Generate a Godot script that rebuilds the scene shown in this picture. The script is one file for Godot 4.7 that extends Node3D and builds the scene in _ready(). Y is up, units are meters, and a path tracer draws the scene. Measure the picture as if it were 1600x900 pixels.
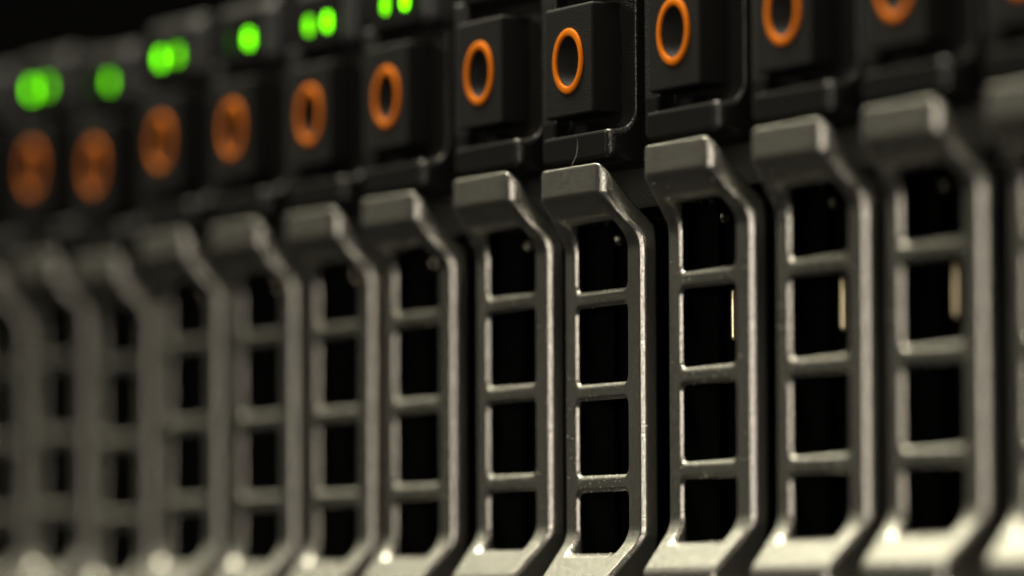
extends Node3D
# A dark server front seen close up and from the side: a row of grey drive carriers in a black chassis.
# Builders work in millimetres; MM turns them into metres. Within a carrier x runs to the right of its middle, y is up
# (0 at the middle of the handle, 34 mm above the carrier's foot) and z points out of the chassis (0 = face of the handle).

const MM := 0.001
const FOOT := 34.0          # the carrier's origin lies this far below the middle of its handle
const FLOOR_Y := 44.0       # height of the middle of the handles above the chassis' underside
const SLOPE := 0.85         # how far the grip and the foot lean out per mm of height
const LEAN := 0.762         # 1 / sqrt(1 + SLOPE^2)

var M := {}
var rng := RandomNumberGenerator.new()

# ---------------------------------------------------------------- set-up

func _ready():
	rng.seed = 4711
	# camera: long lens close to the row, looking along it and a little upwards, wide open
	var cam := Camera3D.new()
	cam.name = "camera"
	cam.fov = 5.925
	cam.near = 0.02
	cam.far = 6.0
	add_child(cam)
	cam.transform = Transform3D(Basis(Vector3(0.4426, -0.0035, -0.8967), Vector3(0.0566, 0.9981, 0.0240), Vector3(0.8949, -0.0614, 0.4419)).orthonormalized(), Vector3(480.87, -23.94 + FLOOR_Y, 251.57) * MM)
	var lens := CameraAttributesPhysical.new()
	lens.frustum_focal_length = 100.0
	lens.exposure_aperture = 6.1
	lens.frustum_focus_distance = 0.546
	cam.attributes = lens
	cam.fov = 5.925
	cam.current = true

	# a dark room
	var we := WorldEnvironment.new()
	we.name = "environment"
	var env := Environment.new()
	env.background_mode = Environment.BG_COLOR
	env.background_color = Color(0.05, 0.05, 0.055)
	env.background_energy_multiplier = 0.25
	env.ambient_light_source = Environment.AMBIENT_SOURCE_DISABLED
	env.tonemap_mode = Environment.TONE_MAPPER_LINEAR
	env.tonemap_exposure = 1.0
	env.sdfgi_enabled = true
	env.ssao_enabled = true
	env.ssil_enabled = true
	we.environment = env
	add_child(we)

	# the lamp over the rack, and the weak light of the aisle in front of it
	area_lamp("ceiling_lamp_light", Vector3(-0.42, 0.95, 0.085), Vector3(-0.02, 0.06, 0.0), Vector2(0.4, 0.4), 3.7, Color(1.0, 0.97, 0.87))
	area_lamp("far_ceiling_lamp_light", Vector3(-1.8, 1.64, 0.26), Vector3(-0.02, 0.06, 0.0), Vector2(0.6, 0.6), 1.65, Color(1.0, 0.98, 0.85))
	area_lamp("aisle_end_lamp_light", Vector3(-2.0, 0.94, 0.72), Vector3(-0.02, 0.06, 0.0), Vector2(0.8, 0.8), 0.225, Color(1.0, 0.98, 0.86))
	area_lamp("aisle_ceiling_lamp_light", Vector3(-0.15, 0.86, 0.58), Vector3(-0.02, 0.06, 0.0), Vector2(0.1, 0.1), 0.34, Color(1.0, 0.95, 0.85))
	area_lamp("near_ceiling_lamp_light", Vector3(0.5, 0.5, 0.10), Vector3(-0.02, 0.06, 0.0), Vector2(0.2, 0.2), 0.10, Color(1.0, 0.96, 0.85))
	area_lamp("aisle_lamp_light", Vector3(0.165, 0.07, 0.35), Vector3(0.0, 0.06, 0.0), Vector2(0.12, 0.12), 0.044, Color(1.0, 0.95, 0.88))

	materials()
	build_chassis()
	build_carriers()

func area_lamp(called, at, aim, size, energy, tint):
	var l := AreaLight3D.new()
	l.name = called
	l.area_size = size
	l.area_normalize_energy = true
	l.light_energy = energy
	l.light_color = tint
	l.area_range = 6.0
	l.area_attenuation = 2.0
	l.shadow_enabled = true
	add_child(l)
	l.look_at_from_position(at, aim, Vector3(0.01, 0.1, 1).normalized())

# ---------------------------------------------------------------- materials

func grain(freq, size, octaves, strength, seed_) -> NoiseTexture2D:
	var n := FastNoiseLite.new()
	n.seed = seed_
	n.noise_type = FastNoiseLite.TYPE_SIMPLEX_SMOOTH
	n.frequency = freq
	n.fractal_octaves = octaves
	var t := NoiseTexture2D.new()
	t.width = size
	t.height = size
	t.seamless = true
	t.as_normal_map = true
	t.bump_strength = strength
	t.noise = n
	return t

func mottle(lo, hi, freq, seed_) -> NoiseTexture2D:
	var n := FastNoiseLite.new()
	n.seed = seed_
	n.frequency = freq
	n.fractal_octaves = 4
	var r := Gradient.new()
	r.set_color(0, lo)
	r.set_color(1, hi)
	var t := NoiseTexture2D.new()
	t.width = 512
	t.height = 512
	t.seamless = true
	t.noise = n
	t.color_ramp = r
	return t

func plain(albedo, rough, spec = 0.5, metal = 0.0) -> StandardMaterial3D:
	var m := StandardMaterial3D.new()
	m.albedo_color = Color(albedo[0], albedo[1], albedo[2]).linear_to_srgb()
	m.roughness = rough
	m.metallic = metal
	m.metallic_specular = spec
	return m

func materials():
	var paint := plain([1, 1, 1], 0.27, 0.5, 0.88)
	paint.albedo_texture = mottle(Color(0.36, 0.355, 0.325).linear_to_srgb(), Color(0.40, 0.394, 0.365).linear_to_srgb(), 0.02, 3)
	paint.normal_enabled = true
	paint.normal_texture = grain(0.12, 512, 3, 6.0, 5)
	paint.normal_scale = 0.3
	paint.uv1_triplanar = true
	paint.uv1_scale = Vector3(110, 110, 110)
	M.paint = paint
	var black := plain([0.0095, 0.0092, 0.0088], 0.36, 0.5)
	black.normal_enabled = true
	black.normal_texture = grain(0.06, 512, 2, 8.0, 9)
	black.normal_scale = 0.3
	black.uv1_triplanar = true
	black.uv1_scale = Vector3(90, 90, 90)
	M.black = black
	M.button = plain([0.012, 0.0117, 0.0115], 0.6, 0.2)
	M.button.normal_enabled = true
	M.button.normal_texture = black.normal_texture
	M.button.normal_scale = 0.25
	M.button.uv1_triplanar = true
	M.button.uv1_scale = Vector3(120, 120, 120)
	M.orange = plain([0.60, 0.15, 0.004], 0.6, 0.15)
	M.bezel = plain([0.006, 0.006, 0.0062], 0.45, 0.25)
	M.pipe = plain([0.045, 0.045, 0.049], 0.4, 0.4)
	M.ledge = plain([0.0085, 0.0083, 0.008], 0.55, 0.12)
	M.dark = plain([0.006, 0.006, 0.006], 0.7, 0.2)
	M.chassis = plain([0.002, 0.002, 0.002], 0.9, 0.0)
	M.steel = plain([0.85, 0.82, 0.68], 0.22, 0.5, 1.0)
	M.cream = plain([0.95, 0.84, 0.55], 0.3, 0.5, 0.8)
	M.board = plain([0.10, 0.17, 0.13], 0.4)
	M.unlit_led = plain([0.05, 0.09, 0.04], 0.3)
	M.led_bright = glow(Color(0.44, 1.0, 0.0), 6.5)
	M.led_mid = glow(Color(0.47, 1.0, 0.0), 3.0)
	M.led_faint = glow(Color(0.2, 1.0, 0.0), 0.06)
	M.dust = plain([0.75, 0.72, 0.62], 0.8)

func glow(c, energy) -> StandardMaterial3D:
	var m := plain([0.01, 0.04, 0.0], 0.6, 0.1)
	m.emission_enabled = true
	m.emission = c
	m.emission_energy_multiplier = energy
	return m

# ---------------------------------------------------------------- nodes

func part(called, mesh, material, parent, at = Vector3.ZERO) -> MeshInstance3D:
	var o := MeshInstance3D.new()
	o.name = called
	o.mesh = mesh
	o.material_override = material
	o.position = at * MM
	parent.add_child(o, true)
	return o

func tag(o, label, category, group = "", kind = ""):
	if label: o.set_meta("label", label)
	if category: o.set_meta("category", category)
	if group: o.set_meta("group", group)
	if kind: o.set_meta("kind", kind)

# ---------------------------------------------------------------- shapes

func array_mesh(v, n, idx) -> ArrayMesh:
	var a := []
	a.resize(Mesh.ARRAY_MAX)
	a[Mesh.ARRAY_VERTEX] = v
	a[Mesh.ARRAY_NORMAL] = n
	a[Mesh.ARRAY_INDEX] = idx
	var m := ArrayMesh.new()
	m.add_surface_from_arrays(Mesh.PRIMITIVE_TRIANGLES, a)
	return m

# a box from lo to hi (mm) with rounded edges
func rounded_box(lo: Vector3, hi: Vector3, r: float, steps := 3) -> ArrayMesh:
	var c := (lo + hi) / 2.0
	var h := (hi - lo) / 2.0
	r = minf(r, minf(h.x, minf(h.y, h.z)) * 0.98)
	var v := PackedVector3Array()
	var nn := PackedVector3Array()
	var idx := PackedInt32Array()
	for axis in 3:
		var b := (axis + 1) % 3
		var d := (axis + 2) % 3
		var ub := edge_samples(h[b], r, steps)
		var ud := edge_samples(h[d], r, steps)
		for s in [-1.0, 1.0]:
			var first := v.size()
			for i in ub.size():
				for j in ud.size():
					var q := Vector3.ZERO
					q[axis] = s * h[axis]
					q[b] = ub[i]
					q[d] = ud[j]
					var core := q.clamp(-(h - Vector3.ONE * r), h - Vector3.ONE * r)
					var dir := (q - core).normalized()
					v.append((c + core + dir * r) * MM)
					nn.append(dir)
			for i in ub.size() - 1:
				for j in ud.size() - 1:
					var k := first + i * ud.size() + j
					var w := ud.size()
					if s > 0:
						idx.append_array([k, k + w + 1, k + w, k, k + 1, k + w + 1])
					else:
						idx.append_array([k, k + w, k + w + 1, k, k + w + 1, k + 1])
	return array_mesh(v, nn, idx)

func edge_samples(h: float, r: float, steps: int) -> PackedFloat32Array:
	var out := PackedFloat32Array()
	for k in steps + 1:
		out.append(-h + r - r * tan(PI / 4 * (1.0 - float(k) / steps)))
	for k in steps + 1:
		out.append(h - r + r * tan(PI / 4 * float(k) / steps))
	return out

# a profile of (radius, z) points turned about the z axis
func turned(profile: Array, sides := 64) -> ArrayMesh:
	var v := PackedVector3Array()
	var nn := PackedVector3Array()
	var idx := PackedInt32Array()
	var w := profile.size()
	for i in sides + 1:
		var a := TAU * i / sides
		for j in w:
			var p: Vector2 = profile[j]
			var t: Vector2 = (profile[mini(j + 1, w - 1)] - profile[maxi(j - 1, 0)]).normalized()
			v.append(Vector3(cos(a) * p.x, sin(a) * p.x, p.y) * MM)
			nn.append(Vector3(cos(a) * t.y, sin(a) * t.y, -t.x))
	for i in sides:
		for j in w - 1:
			var k := i * w + j
			idx.append_array([k, k + 1, k + w + 1, k, k + w + 1, k + w])
	return array_mesh(v, nn, idx)

# rounded combinations of distances
func rmax(a: float, b: float, r: float) -> float:
	var m := maxf(a, b)
	var u := maxf(a + r, 0.0)
	var w := maxf(b + r, 0.0)
	return m if u <= 0.0 or w <= 0.0 else sqrt(u * u + w * w) - r

# a chamfered corner, c wide, with softened edges
func cmax(a: float, b: float, c: float) -> float:
	var m := maxf(a, b)
	var s := (a + b + c) * 0.7071
	var h := maxf(0.12 - absf(m - s), 0.0) / 0.12
	return maxf(m, s) + h * h * 0.03

func smin(a: float, b: float, k: float) -> float:
	var h := maxf(k - absf(a - b), 0.0) / k
	return minf(a, b) - h * h * k * 0.25

func slab(x: float, y: float, cx: float, cy: float, hx: float, hy: float, r: float) -> float:
	var qx := absf(x - cx) - hx + r
	var qy := absf(y - cy) - hy + r
	return minf(maxf(qx, qy), 0.0) + Vector2(maxf(qx, 0.0), maxf(qy, 0.0)).length() - r

# surface nets over a distance field given in mm: {v, n (mm), quads}
func nets(field: Callable, lo: Vector3, hi: Vector3, cell: float) -> Dictionary:
	var nx := int(ceil((hi.x - lo.x) / cell)) + 1
	var ny := int(ceil((hi.y - lo.y) / cell)) + 1
	var nz := int(ceil((hi.z - lo.z) / cell)) + 1
	var f := PackedFloat32Array()
	f.resize(nx * ny * nz)
	var bs := 6
	var reach := cell * bs * 0.9 + cell * 1.6
	for bx in range(0, nx, bs):
		for by in range(0, ny, bs):
			for bz in range(0, nz, bs):
				var mid: float = field.call(lo.x + (bx + bs * 0.5) * cell, lo.y + (by + bs * 0.5) * cell, lo.z + (bz + bs * 0.5) * cell)
				var far := absf(mid) > reach
				for i in range(bx, mini(bx + bs, nx)):
					for j in range(by, mini(by + bs, ny)):
						var row := (i * ny + j) * nz
						for k in range(bz, mini(bz + bs, nz)):
							f[row + k] = mid if far else field.call(lo.x + i * cell, lo.y + j * cell, lo.z + k * cell)
	var at := {}
	var v := PackedVector3Array()
	var sx := ny * nz
	for i in nx - 1:
		for j in ny - 1:
			var row := i * sx + j * nz
			for k in nz - 1:
				var o := row + k
				var s := f[o] < 0.0
				if (f[o + 1] < 0.0) == s and (f[o + nz] < 0.0) == s and (f[o + nz + 1] < 0.0) == s and (f[o + sx] < 0.0) == s and (f[o + sx + 1] < 0.0) == s and (f[o + sx + nz] < 0.0) == s and (f[o + sx + nz + 1] < 0.0) == s:
					continue
				var sum := Vector3.ZERO
				var count := 0
				for e in 12:
					var axis := e / 4
					var p := (e % 4) / 2
					var q := e % 2
					var a := Vector3i.ZERO
					a[(axis + 1) % 3] = p
					a[(axis + 2) % 3] = q
					var b := a
					b[axis] = 1
					var fa := f[o + a.x * sx + a.y * nz + a.z]
					var fb := f[o + b.x * sx + b.y * nz + b.z]
					if (fa < 0.0) != (fb < 0.0):
						sum += Vector3(a).lerp(Vector3(b), fa / (fa - fb))
						count += 1
				at[o] = v.size()
				v.append(lo + (Vector3(i, j, k) + sum / count) * cell)
	var n := PackedVector3Array()
	n.resize(v.size())
	var e := 0.02
	for q in v.size():
		var p := v[q]
		for turn in 2:
			var g := Vector3(field.call(p.x + e, p.y, p.z) - field.call(p.x - e, p.y, p.z), field.call(p.x, p.y + e, p.z) - field.call(p.x, p.y - e, p.z), field.call(p.x, p.y, p.z + e) - field.call(p.x, p.y, p.z - e))
			if g.length() < 1e-6:
				g = Vector3(0, 0, 1)
			n[q] = g.normalized()
			if turn == 0:
				p -= n[q] * clampf(field.call(p.x, p.y, p.z), -cell * 0.5, cell * 0.5)
		v[q] = p
	var tri := PackedInt32Array()
	for o in at:
		var k: int = o % nz
		var j: int = (o / nz) % ny
		var i: int = o / sx
		var here := f[o] < 0.0
		for axis in 3:
			var step: int = [sx, nz, 1][axis]
			var s1: int = [nz, 1, sx][axis]
			var s2: int = [1, sx, nz][axis]
			if (axis == 0 and i + 1 >= nx) or (axis == 1 and j + 1 >= ny) or (axis == 2 and k + 1 >= nz):
				continue
			var there := f[o + step] < 0.0
			if there == here or not (at.has(o - s1) and at.has(o - s2) and at.has(o - s1 - s2)):
				continue
			var a: int = at[o]
			var b: int = at[o - s1]
			var c: int = at[o - s1 - s2]
			var d: int = at[o - s2]
			if here:
				tri.append_array([a, c, b, a, d, c])
			else:
				tri.append_array([a, b, c, a, c, d])
	return {"v": v, "n": n, "t": tri}

# the triangles of a net for which keep(centre) is the wanted name, as a mesh of its own
func pick(net: Dictionary, sort: Callable) -> Dictionary:
	var v: PackedVector3Array = net.v
	var n: PackedVector3Array = net.n
	var t: PackedInt32Array = net.t
	var lists := {}
	for q in range(0, t.size(), 3):
		var name_: String = sort.call((v[t[q]] + v[t[q + 1]] + v[t[q + 2]]) / 3.0)
		if not lists.has(name_):
			lists[name_] = [PackedVector3Array(), PackedVector3Array(), PackedInt32Array(), {}]
		var l: Array = lists[name_]
		for w in 3:
			var old := t[q + w]
			if not l[3].has(old):
				l[3][old] = l[0].size()
				l[0].append(v[old] * MM)
				l[1].append(n[old])
			l[2].append(l[3][old])
	var out := {}
	for name_ in lists:
		out[name_] = array_mesh(lists[name_][0], lists[name_][1], lists[name_][2])
	return out

# ---------------------------------------------------------------- the carrier's moulded parts

const BARS := [8.85, -0.4, -9.5]
const HOLES := [[9.9, 16.3], [0.65, 7.8], [-8.45, -1.45], [-16.4, -10.55]]

func handle_half_width(y: float) -> float:
	return 8.5 - 1.4 * smoothstep(0.0, 1.0, clampf((y - 13.6) / 5.6, 0.0, 1.0)) - 1.0 * clampf((-14.8 - y) / 3.7, 0.0, 1.3)

func handle_field(x: float, y: float, z: float) -> float:
	var face := smin(z, minf((z - SLOPE * (y - 14.4)) * LEAN, (z - SLOPE * (-14.8 - y)) * LEAN), 0.7)
	var w := handle_half_width(y)
	face = rmax(face, z - 3.65, 0.3)
	var side := absf(x) - w
	var turn := clampf((y - 16.0) / 3.0, 0.0, 1.0)
	var d := lerpf(cmax(face, side * 0.95, 0.45), rmax(face, side * 0.95, 1.45), turn)
	var back := maxf(-1.8 - z, (SLOPE * (y - 22.05) + 3.65 - z) * LEAN)
	d = rmax(d, back, 0.35)
	d = maxf(d, -29.0 - y)
	# hollow behind the grille, so that its face is a thin sheet
	var hollow := maxf(maxf(z + 0.65, absf(x) - 7.2), maxf(y - 16.9, -17.0 - y))
	d = rmax(d, -hollow, 0.12)
	for hole in HOLES:
		var cy: float = (hole[0] + hole[1]) / 2.0
		var hy: float = (hole[1] - hole[0]) / 2.0
		if absf(y - cy) < hy + 1.5:
			d = cmax(d, -slab(x, y, -0.27, cy, 5.28, hy, 0.55), 0.5 - 0.2 * clampf(-14.0 - y, 0.0, 1.0))
	return d

func handle_sort(c: Vector3) -> String:
	if c.y > 16.8 or (c.y > 14.4 and absf(c.x + 0.27) < 5.4 and c.z > -0.8 and c.y > 16.2): return "grip"
	if c.y < -16.9: return "foot"
	if absf(c.x + 0.27) < 5.3:
		for k in 3:
			if absf(c.y - BARS[k]) < 1.15: return "crossbar_%d" % k
	return "frame"

func body_field(x: float, y: float, z: float) -> float:
	# the tube that holds the drive; its front stands back behind the handle
	var tube := slab(x, y, 0.0, -4.0, 8.4, 29.5, 0.9)
	var d := rmax(tube, z + 3.4, 0.8)
	d = maxf(d, -14.0 - z)
	# the open inside behind the grille
	d = rmax(d, -maxf(slab(x, y, 0.0, 0.0, 7.5, 17.5, 0.5), -13.0 - z), 0.2)
	# walls that reach forward into the handle
	var lining := maxf(maxf(slab(x, y, 0.0, 0.0, 7.15, 16.75, 0.5), -slab(x, y, 0.0, 0.0, 6.8, 17.2, 0.5)), maxf(z + 0.75, -5.0 - z))
	d = minf(d, lining)
	# the latch housing above: a front that is scooped out between the light bezel and a forward ledge
	var base := maxf(z, maxf(22.6 - y, y - 46.6))
	var shelf := rmax(rmax(z - 2.9, y - 25.1, 0.3), 22.2 - y, 0.5)
	var lintel := rmax(z - 1.6, 39.6 - y, 0.4)
	var house := smin(smin(base, shelf, 2.2), lintel, 1.6)
	house = rmax(house, absf(x + 0.05) - 7.5, lerpf(0.34, 0.85, clampf((z - 0.3) / 1.8, 0.0, 1.0)))
	# the cheek on the left of the button, nearly flush with it
	var cheek := rmax(rmax(slab(x, y, -7.75, 31.6, 1.5, 8.8, 0.5), z - 2.0, 0.35), -3.0 - z, 0.1)
	house = minf(house, cheek)
	house = maxf(house, maxf(-14.0 - z, y - 46.6))
	return minf(d, house)

func body_sort(c: Vector3) -> String:
	if c.y > 22.0 and c.y < 26.6 and c.z > 0.7 and c.x < 6.4: return "ledge"
	return "lining" if absf(c.x) < 7.7 and absf(c.y) < 17.7 and c.z < -0.7 else "body"

func button_field(x: float, y: float, z: float) -> float:
	var d := rmax(slab(x, y, 0.0, 0.0, 5.2, 5.5, 0.35), z - 3.0, 0.22)
	d = maxf(d, -4.5 - z)
	var dish := Vector3(x, y, (z - 3.0) * 1.0).distance_to(Vector3(0, 0, 2.6)) - 3.55
	return rmax(d, -dish, 0.08)

# ---------------------------------------------------------------- things

func build_chassis():
	var t := Node3D.new()
	t.name = "server_chassis"
	add_child(t)
	tag(t, "black server chassis that holds the whole row of grey drive carriers", "server")
	var x0 := -216.0
	var x1 := 118.0
	part("top_rail", rounded_box(Vector3(x0, 47.4, -90), Vector3(x1, 56.0, -5.0), 0.8), M.chassis, t, Vector3(0, FLOOR_Y, 0))
	part("bottom_rail", rounded_box(Vector3(x0, -FLOOR_Y, -90), Vector3(x1, -35.0, -5.0), 0.8), M.chassis, t, Vector3(0, FLOOR_Y, 0))
	part("back_panel", rounded_box(Vector3(x0, -35.2, -92), Vector3(x1, 47.6, -89.5), 0.3), M.chassis, t, Vector3(0, FLOOR_Y, 0))
	part("side_panel", rounded_box(Vector3(x0 - 2, -FLOOR_Y, -92), Vector3(x0, 56, -0.5), 0.5), M.chassis, t, Vector3(0, FLOOR_Y, 0))
	part("side_panel", rounded_box(Vector3(x1, -FLOOR_Y, -92), Vector3(x1 + 2, 56, -0.5), 0.5), M.chassis, t, Vector3(0, FLOOR_Y, 0))
	for k in range(1, BAYS.size()):
		var gap: float = (BAYS[k - 1].r + BAYS[k].r - 17.0) / 2.0
		part("divider", rounded_box(Vector3(gap - 0.4, -35.2, -89.6), Vector3(gap + 0.4, 47.6, -7.0), 0.15, 2), M.chassis, t, Vector3(0, FLOOR_Y, 0))

# r: right edge of the handle, y: play in height, left / right: state of the two lights
const BAYS := [
	{"r": -186.5, "y": 0.0, "left": "unlit", "right": "bright", "label": "grey drive carrier beyond the one at the blurred dark end of the row"},
	{"r": -165.6, "y": 0.0, "left": "unlit", "right": "unlit", "label": "very blurred drive carrier cut off at the far left end of the row"},
	{"r": -145.1, "y": 0.2, "left": "bright", "right": "mid", "label": "blurred drive carrier under the leftmost pair of merged green lights"},
	{"r": -125.6, "y": -1.0, "left": "faint", "right": "mid", "label": "blurred drive carrier under the single dim green light, second ring from the left"},
	{"r": -104.9, "y": 0.3, "left": "bright", "right": "mid", "label": "blurred drive carrier under two overlapping green lights, third orange ring from the left"},
	{"r": -83.7, "y": 0.1, "left": "faint", "right": "bright", "label": "drive carrier under the bright lone green light, fourth orange ring from the left"},
	{"r": -63.4, "y": 0.0, "left": "mid", "right": "bright", "label": "drive carrier under a touching dimmer and brighter green light, fifth ring from the left"},
	{"r": -42.9, "y": 0.2, "left": "mid", "right": "bright", "label": "drive carrier under two separate green lights cut by the photo's top edge"},
	{"r": -19.9, "y": 0.6, "left": "mid", "right": "bright", "label": "slightly soft drive carrier touching the left side of the sharply focused one"},
	{"r": 0.0, "y": 0.0, "left": "bright", "right": "bright", "label": "sharply focused dusty drive carrier with a thin fibre standing on its grip"},
	{"r": 22.2, "y": 0.8, "left": "bright", "right": "mid", "label": "drive carrier right of the sharply focused one, across the wide black gap"},
	{"r": 43.6, "y": 0.7, "left": "bright", "right": "bright", "label": "soft drive carrier whose orange ring is cut at its top, third from the right"},
	{"r": 64.4, "y": 0.8, "left": "mid", "right": "bright", "label": "blurred drive carrier showing only the lower arc of its ring, second from the right"},
	{"r": 85.6, "y": 0.8, "left": "bright", "right": "bright", "label": "blurred pale drive carrier cut off by the right edge of the photo"},
	{"r": 106.6, "y": 0.6, "left": "bright", "right": "mid", "label": "grey drive carrier in the last bay past the right edge of the photo"},
]

func build_carriers():
	var up := Vector3(0, FOOT, 0)
	var h := pick(nets(handle_field, Vector3(-9.1, -29.6, -2.3), Vector3(9.1, 22.9, 4.3), 0.16), handle_sort)
	var body := pick(nets(body_field, Vector3(-9.1, -34.3, -14.5), Vector3(9.1, 47.2, 3.6), 0.3), body_sort)
	var knob := pick(nets(button_field, Vector3(-5.6, -5.9, -4.9), Vector3(5.6, 5.9, 3.4), 0.2), func(_c): return "button")
	var ring := turned([Vector2(2.5, 2.6), Vector2(2.5, 3.06), Vector2(2.55, 3.14), Vector2(2.6, 3.18), Vector2(2.85, 3.2), Vector2(3.1, 3.18), Vector2(3.22, 3.14), Vector2(3.28, 3.06), Vector2(3.28, 2.6)])
	var c := Node3D.new()
	c.name = "drive_carrier"
	add_child(c)
	var b := part("latch_body", body.body, M.black, c, up)
	part("ledge", body.ledge, M.ledge, b)
	part("inner_lining", body.lining, M.dark, b)
	part("latch_tooth", rounded_box(Vector3(-1.8, 24.4, -1), Vector3(0.7, 26.2, 2.1), 0.4), M.dark, b)
	var hd := part("handle", h.frame, M.paint, c, up)
	part("grip_tab", h.grip, M.paint, hd)
	part("foot_tab", h.foot, M.paint, hd)
	for k in 3:
		part("crossbar", h["crossbar_%d" % k], M.paint, hd)
	var bt := part("release_button", knob.button, M.button, c, up + Vector3(-1.2, 32.4, 0))
	part("button_ring", ring, M.orange, bt)
	var bz := part("light_bezel", rounded_box(Vector3(-7.4, 39.6, -8), Vector3(4.6, 46.2, 2.0), 0.7), M.bezel, c, up)
	part("bezel_end", rounded_box(Vector3(4.65, 39.5, -8), Vector3(7.7, 46.3, 2.1), 1.2, 4), M.pipe, bz)
	var led := rounded_box(Vector3(-0.85, -1.15, -1.5), Vector3(0.85, 1.15, 0.3), 0.8, 5)
	part("left_light", led, M.unlit_led, c, up + Vector3(-3.6, 42.5, 2.0))
	part("right_light", led, M.unlit_led, c, up + Vector3(1.3, 42.5, 2.0))
	part("drive_front", rounded_box(Vector3(-7.2, -17, -12.9), Vector3(7.2, 17, -10.0), 0.6), M.dark, c, up)
	part("contact_strip", rounded_box(Vector3(-7.9, 3.3, -7.25), Vector3(-7.2, 8.4, -6.5), 0.33, 4), M.cream, c, up)
	part("mounting_screw", turned([Vector2(0.74, -0.5), Vector2(0.72, 0.1), Vector2(0.66, 0.25), Vector2(0.54, 0.40), Vector2(0.36, 0.51), Vector2(0.18, 0.57), Vector2(0.0, 0.59)], 24), M.steel, c, up + Vector3(-7.45, 15.3, -5.75)).rotation.y = PI / 2
	part("circuit_board", rounded_box(Vector3(-7.6, 14.6, -4.6), Vector3(-7.25, 17.0, -4.15), 0.05), M.board, c, up)
	var group := "drive carriers in a row in the server"
	for k in BAYS.size():
		var bay: Dictionary = BAYS[k]
		var o: Node3D = c if k == 0 else c.duplicate()
		if k > 0:
			o.name = "drive_carrier_%03d" % k
			add_child(o)
		o.position = Vector3(bay.r - 8.5, FLOOR_Y - FOOT + bay.y, 0) * MM
		# no two sit quite alike
		o.position.z = rng.randf_range(-0.12, 0.12) * MM
		o.rotation = Vector3(rng.randf_range(-0.003, 0.003), rng.randf_range(-0.004, 0.004), rng.randf_range(-0.0025, 0.0025))
		if k > 0 and (k < 10 or k > 12):
			var strip := o.get_node("contact_strip")
			o.remove_child(strip)
			strip.free()
		tag(o, bay.label, "drive carrier", group)
	var spots := []
	for k in BAYS.size():
		var o := get_node("drive_carrier" + ("" if k == 0 else "_%03d" % k)) as Node3D
		if k == 9: fibre(o.position + (up + Vector3(1.0, 22.0, 2.9)) * MM)
		for side in ["left", "right"]:
			var lamp: MeshInstance3D = o.get_node(side + "_light")
			lamp.material_override = {"unlit": M.unlit_led, "faint": M.led_faint, "mid": M.led_mid, "bright": M.led_bright}[BAYS[k][side]]
			lamp.name = "status_light" if side == "left" else "activity_light"
		if k >= 7 and k <= 12:
			settle(spots, h, o.position + up * MM, 500 if k == 9 else 220 if k == 10 else 120)
		if k == 10:
			for q in 90:
				spots.append([o.position + (up + Vector3(-8.45, rng.randf_range(-14.0, 13.0), rng.randf_range(-0.75, -0.3))) * MM, rng.randf_range(0.03, 0.09)])
	dust(spots)

# picks places where dust lies on a handle: more on crossbars and on edges that face up
func settle(spots: Array, meshes: Dictionary, at: Vector3, count: int):
	var names := ["frame", "frame", "frame", "frame", "frame", "frame", "crossbar_0", "crossbar_1", "crossbar_2", "crossbar_2", "grip", "foot"]
	for q in count:
		var a: Array = meshes[names[rng.randi() % names.size()]].surface_get_arrays(0)
		var w: int = rng.randi() % a[0].size()
		if a[1][w].z > 0.35 or a[1][w].y > 0.6:
			spots.append([at + a[0][w] + a[1][w] * 0.00002, rng.randf_range(0.025, 0.06) * (1.7 if rng.randf() < 0.08 else 1.0)])

func dust(spots: Array):
	var mm := MultiMesh.new()
	mm.transform_format = MultiMesh.TRANSFORM_3D
	mm.mesh = rounded_box(Vector3(-1, -1, -1), Vector3(1, 1, 1), 0.9, 1)
	mm.instance_count = spots.size()
	for k in spots.size():
		var b := Basis(Vector3(rng.randf() - 0.5, rng.randf() - 0.5, rng.randf() - 0.5).normalized(), rng.randf() * TAU).scaled(Vector3(1, rng.randf_range(0.4, 1.0), 1) * spots[k][1])
		mm.set_instance_transform(k, Transform3D(b, spots[k][0]))
	var o := MultiMeshInstance3D.new()
	o.name = "dust"
	o.multimesh = mm
	o.material_override = M.dust
	add_child(o)
	tag(o, "fine pale specks of dust lying on the grey handles", "dust", "", "stuff")

# a thin curled hair of lint, standing up from a grip
func fibre(at: Vector3):
	var path := Curve3D.new()
	path.add_point(Vector3(-0.9, -0.1, 0.5), Vector3.ZERO, Vector3(0.3, 0.5, 0))
	path.add_point(Vector3(0.15, 1.1, 0.5), Vector3(-0.1, -0.5, 0), Vector3(0.1, 0.5, 0.0))
	path.add_point(Vector3(-0.5, 2.5, 0.2), Vector3(0.4, -0.3, 0), Vector3.ZERO)
	var n := 26
	var v := PackedVector3Array()
	var nn := PackedVector3Array()
	var idx := PackedInt32Array()
	for i in n + 1:
		var p := path.sample_baked(path.get_baked_length() * i / n, true)
		var r := 0.010 * (1.0 - 0.5 * float(i) / n)
		for j in 6:
			var d := Vector3(cos(TAU * j / 6), 0.35 * sin(TAU * j / 6), sin(TAU * j / 6)).normalized()
			v.append((p + d * r) * MM)
			nn.append(d)
			if i < n:
				var a := i * 6 + j
				var b := i * 6 + (j + 1) % 6
				idx.append_array([a, b, b + 6, a, b + 6, a + 6])
	var o := part("lint_fibre", array_mesh(v, nn, idx), M.dust, self)
	o.position = at
	tag(o, "thin pale curled fibre standing on the sharply focused carrier's grip", "lint")
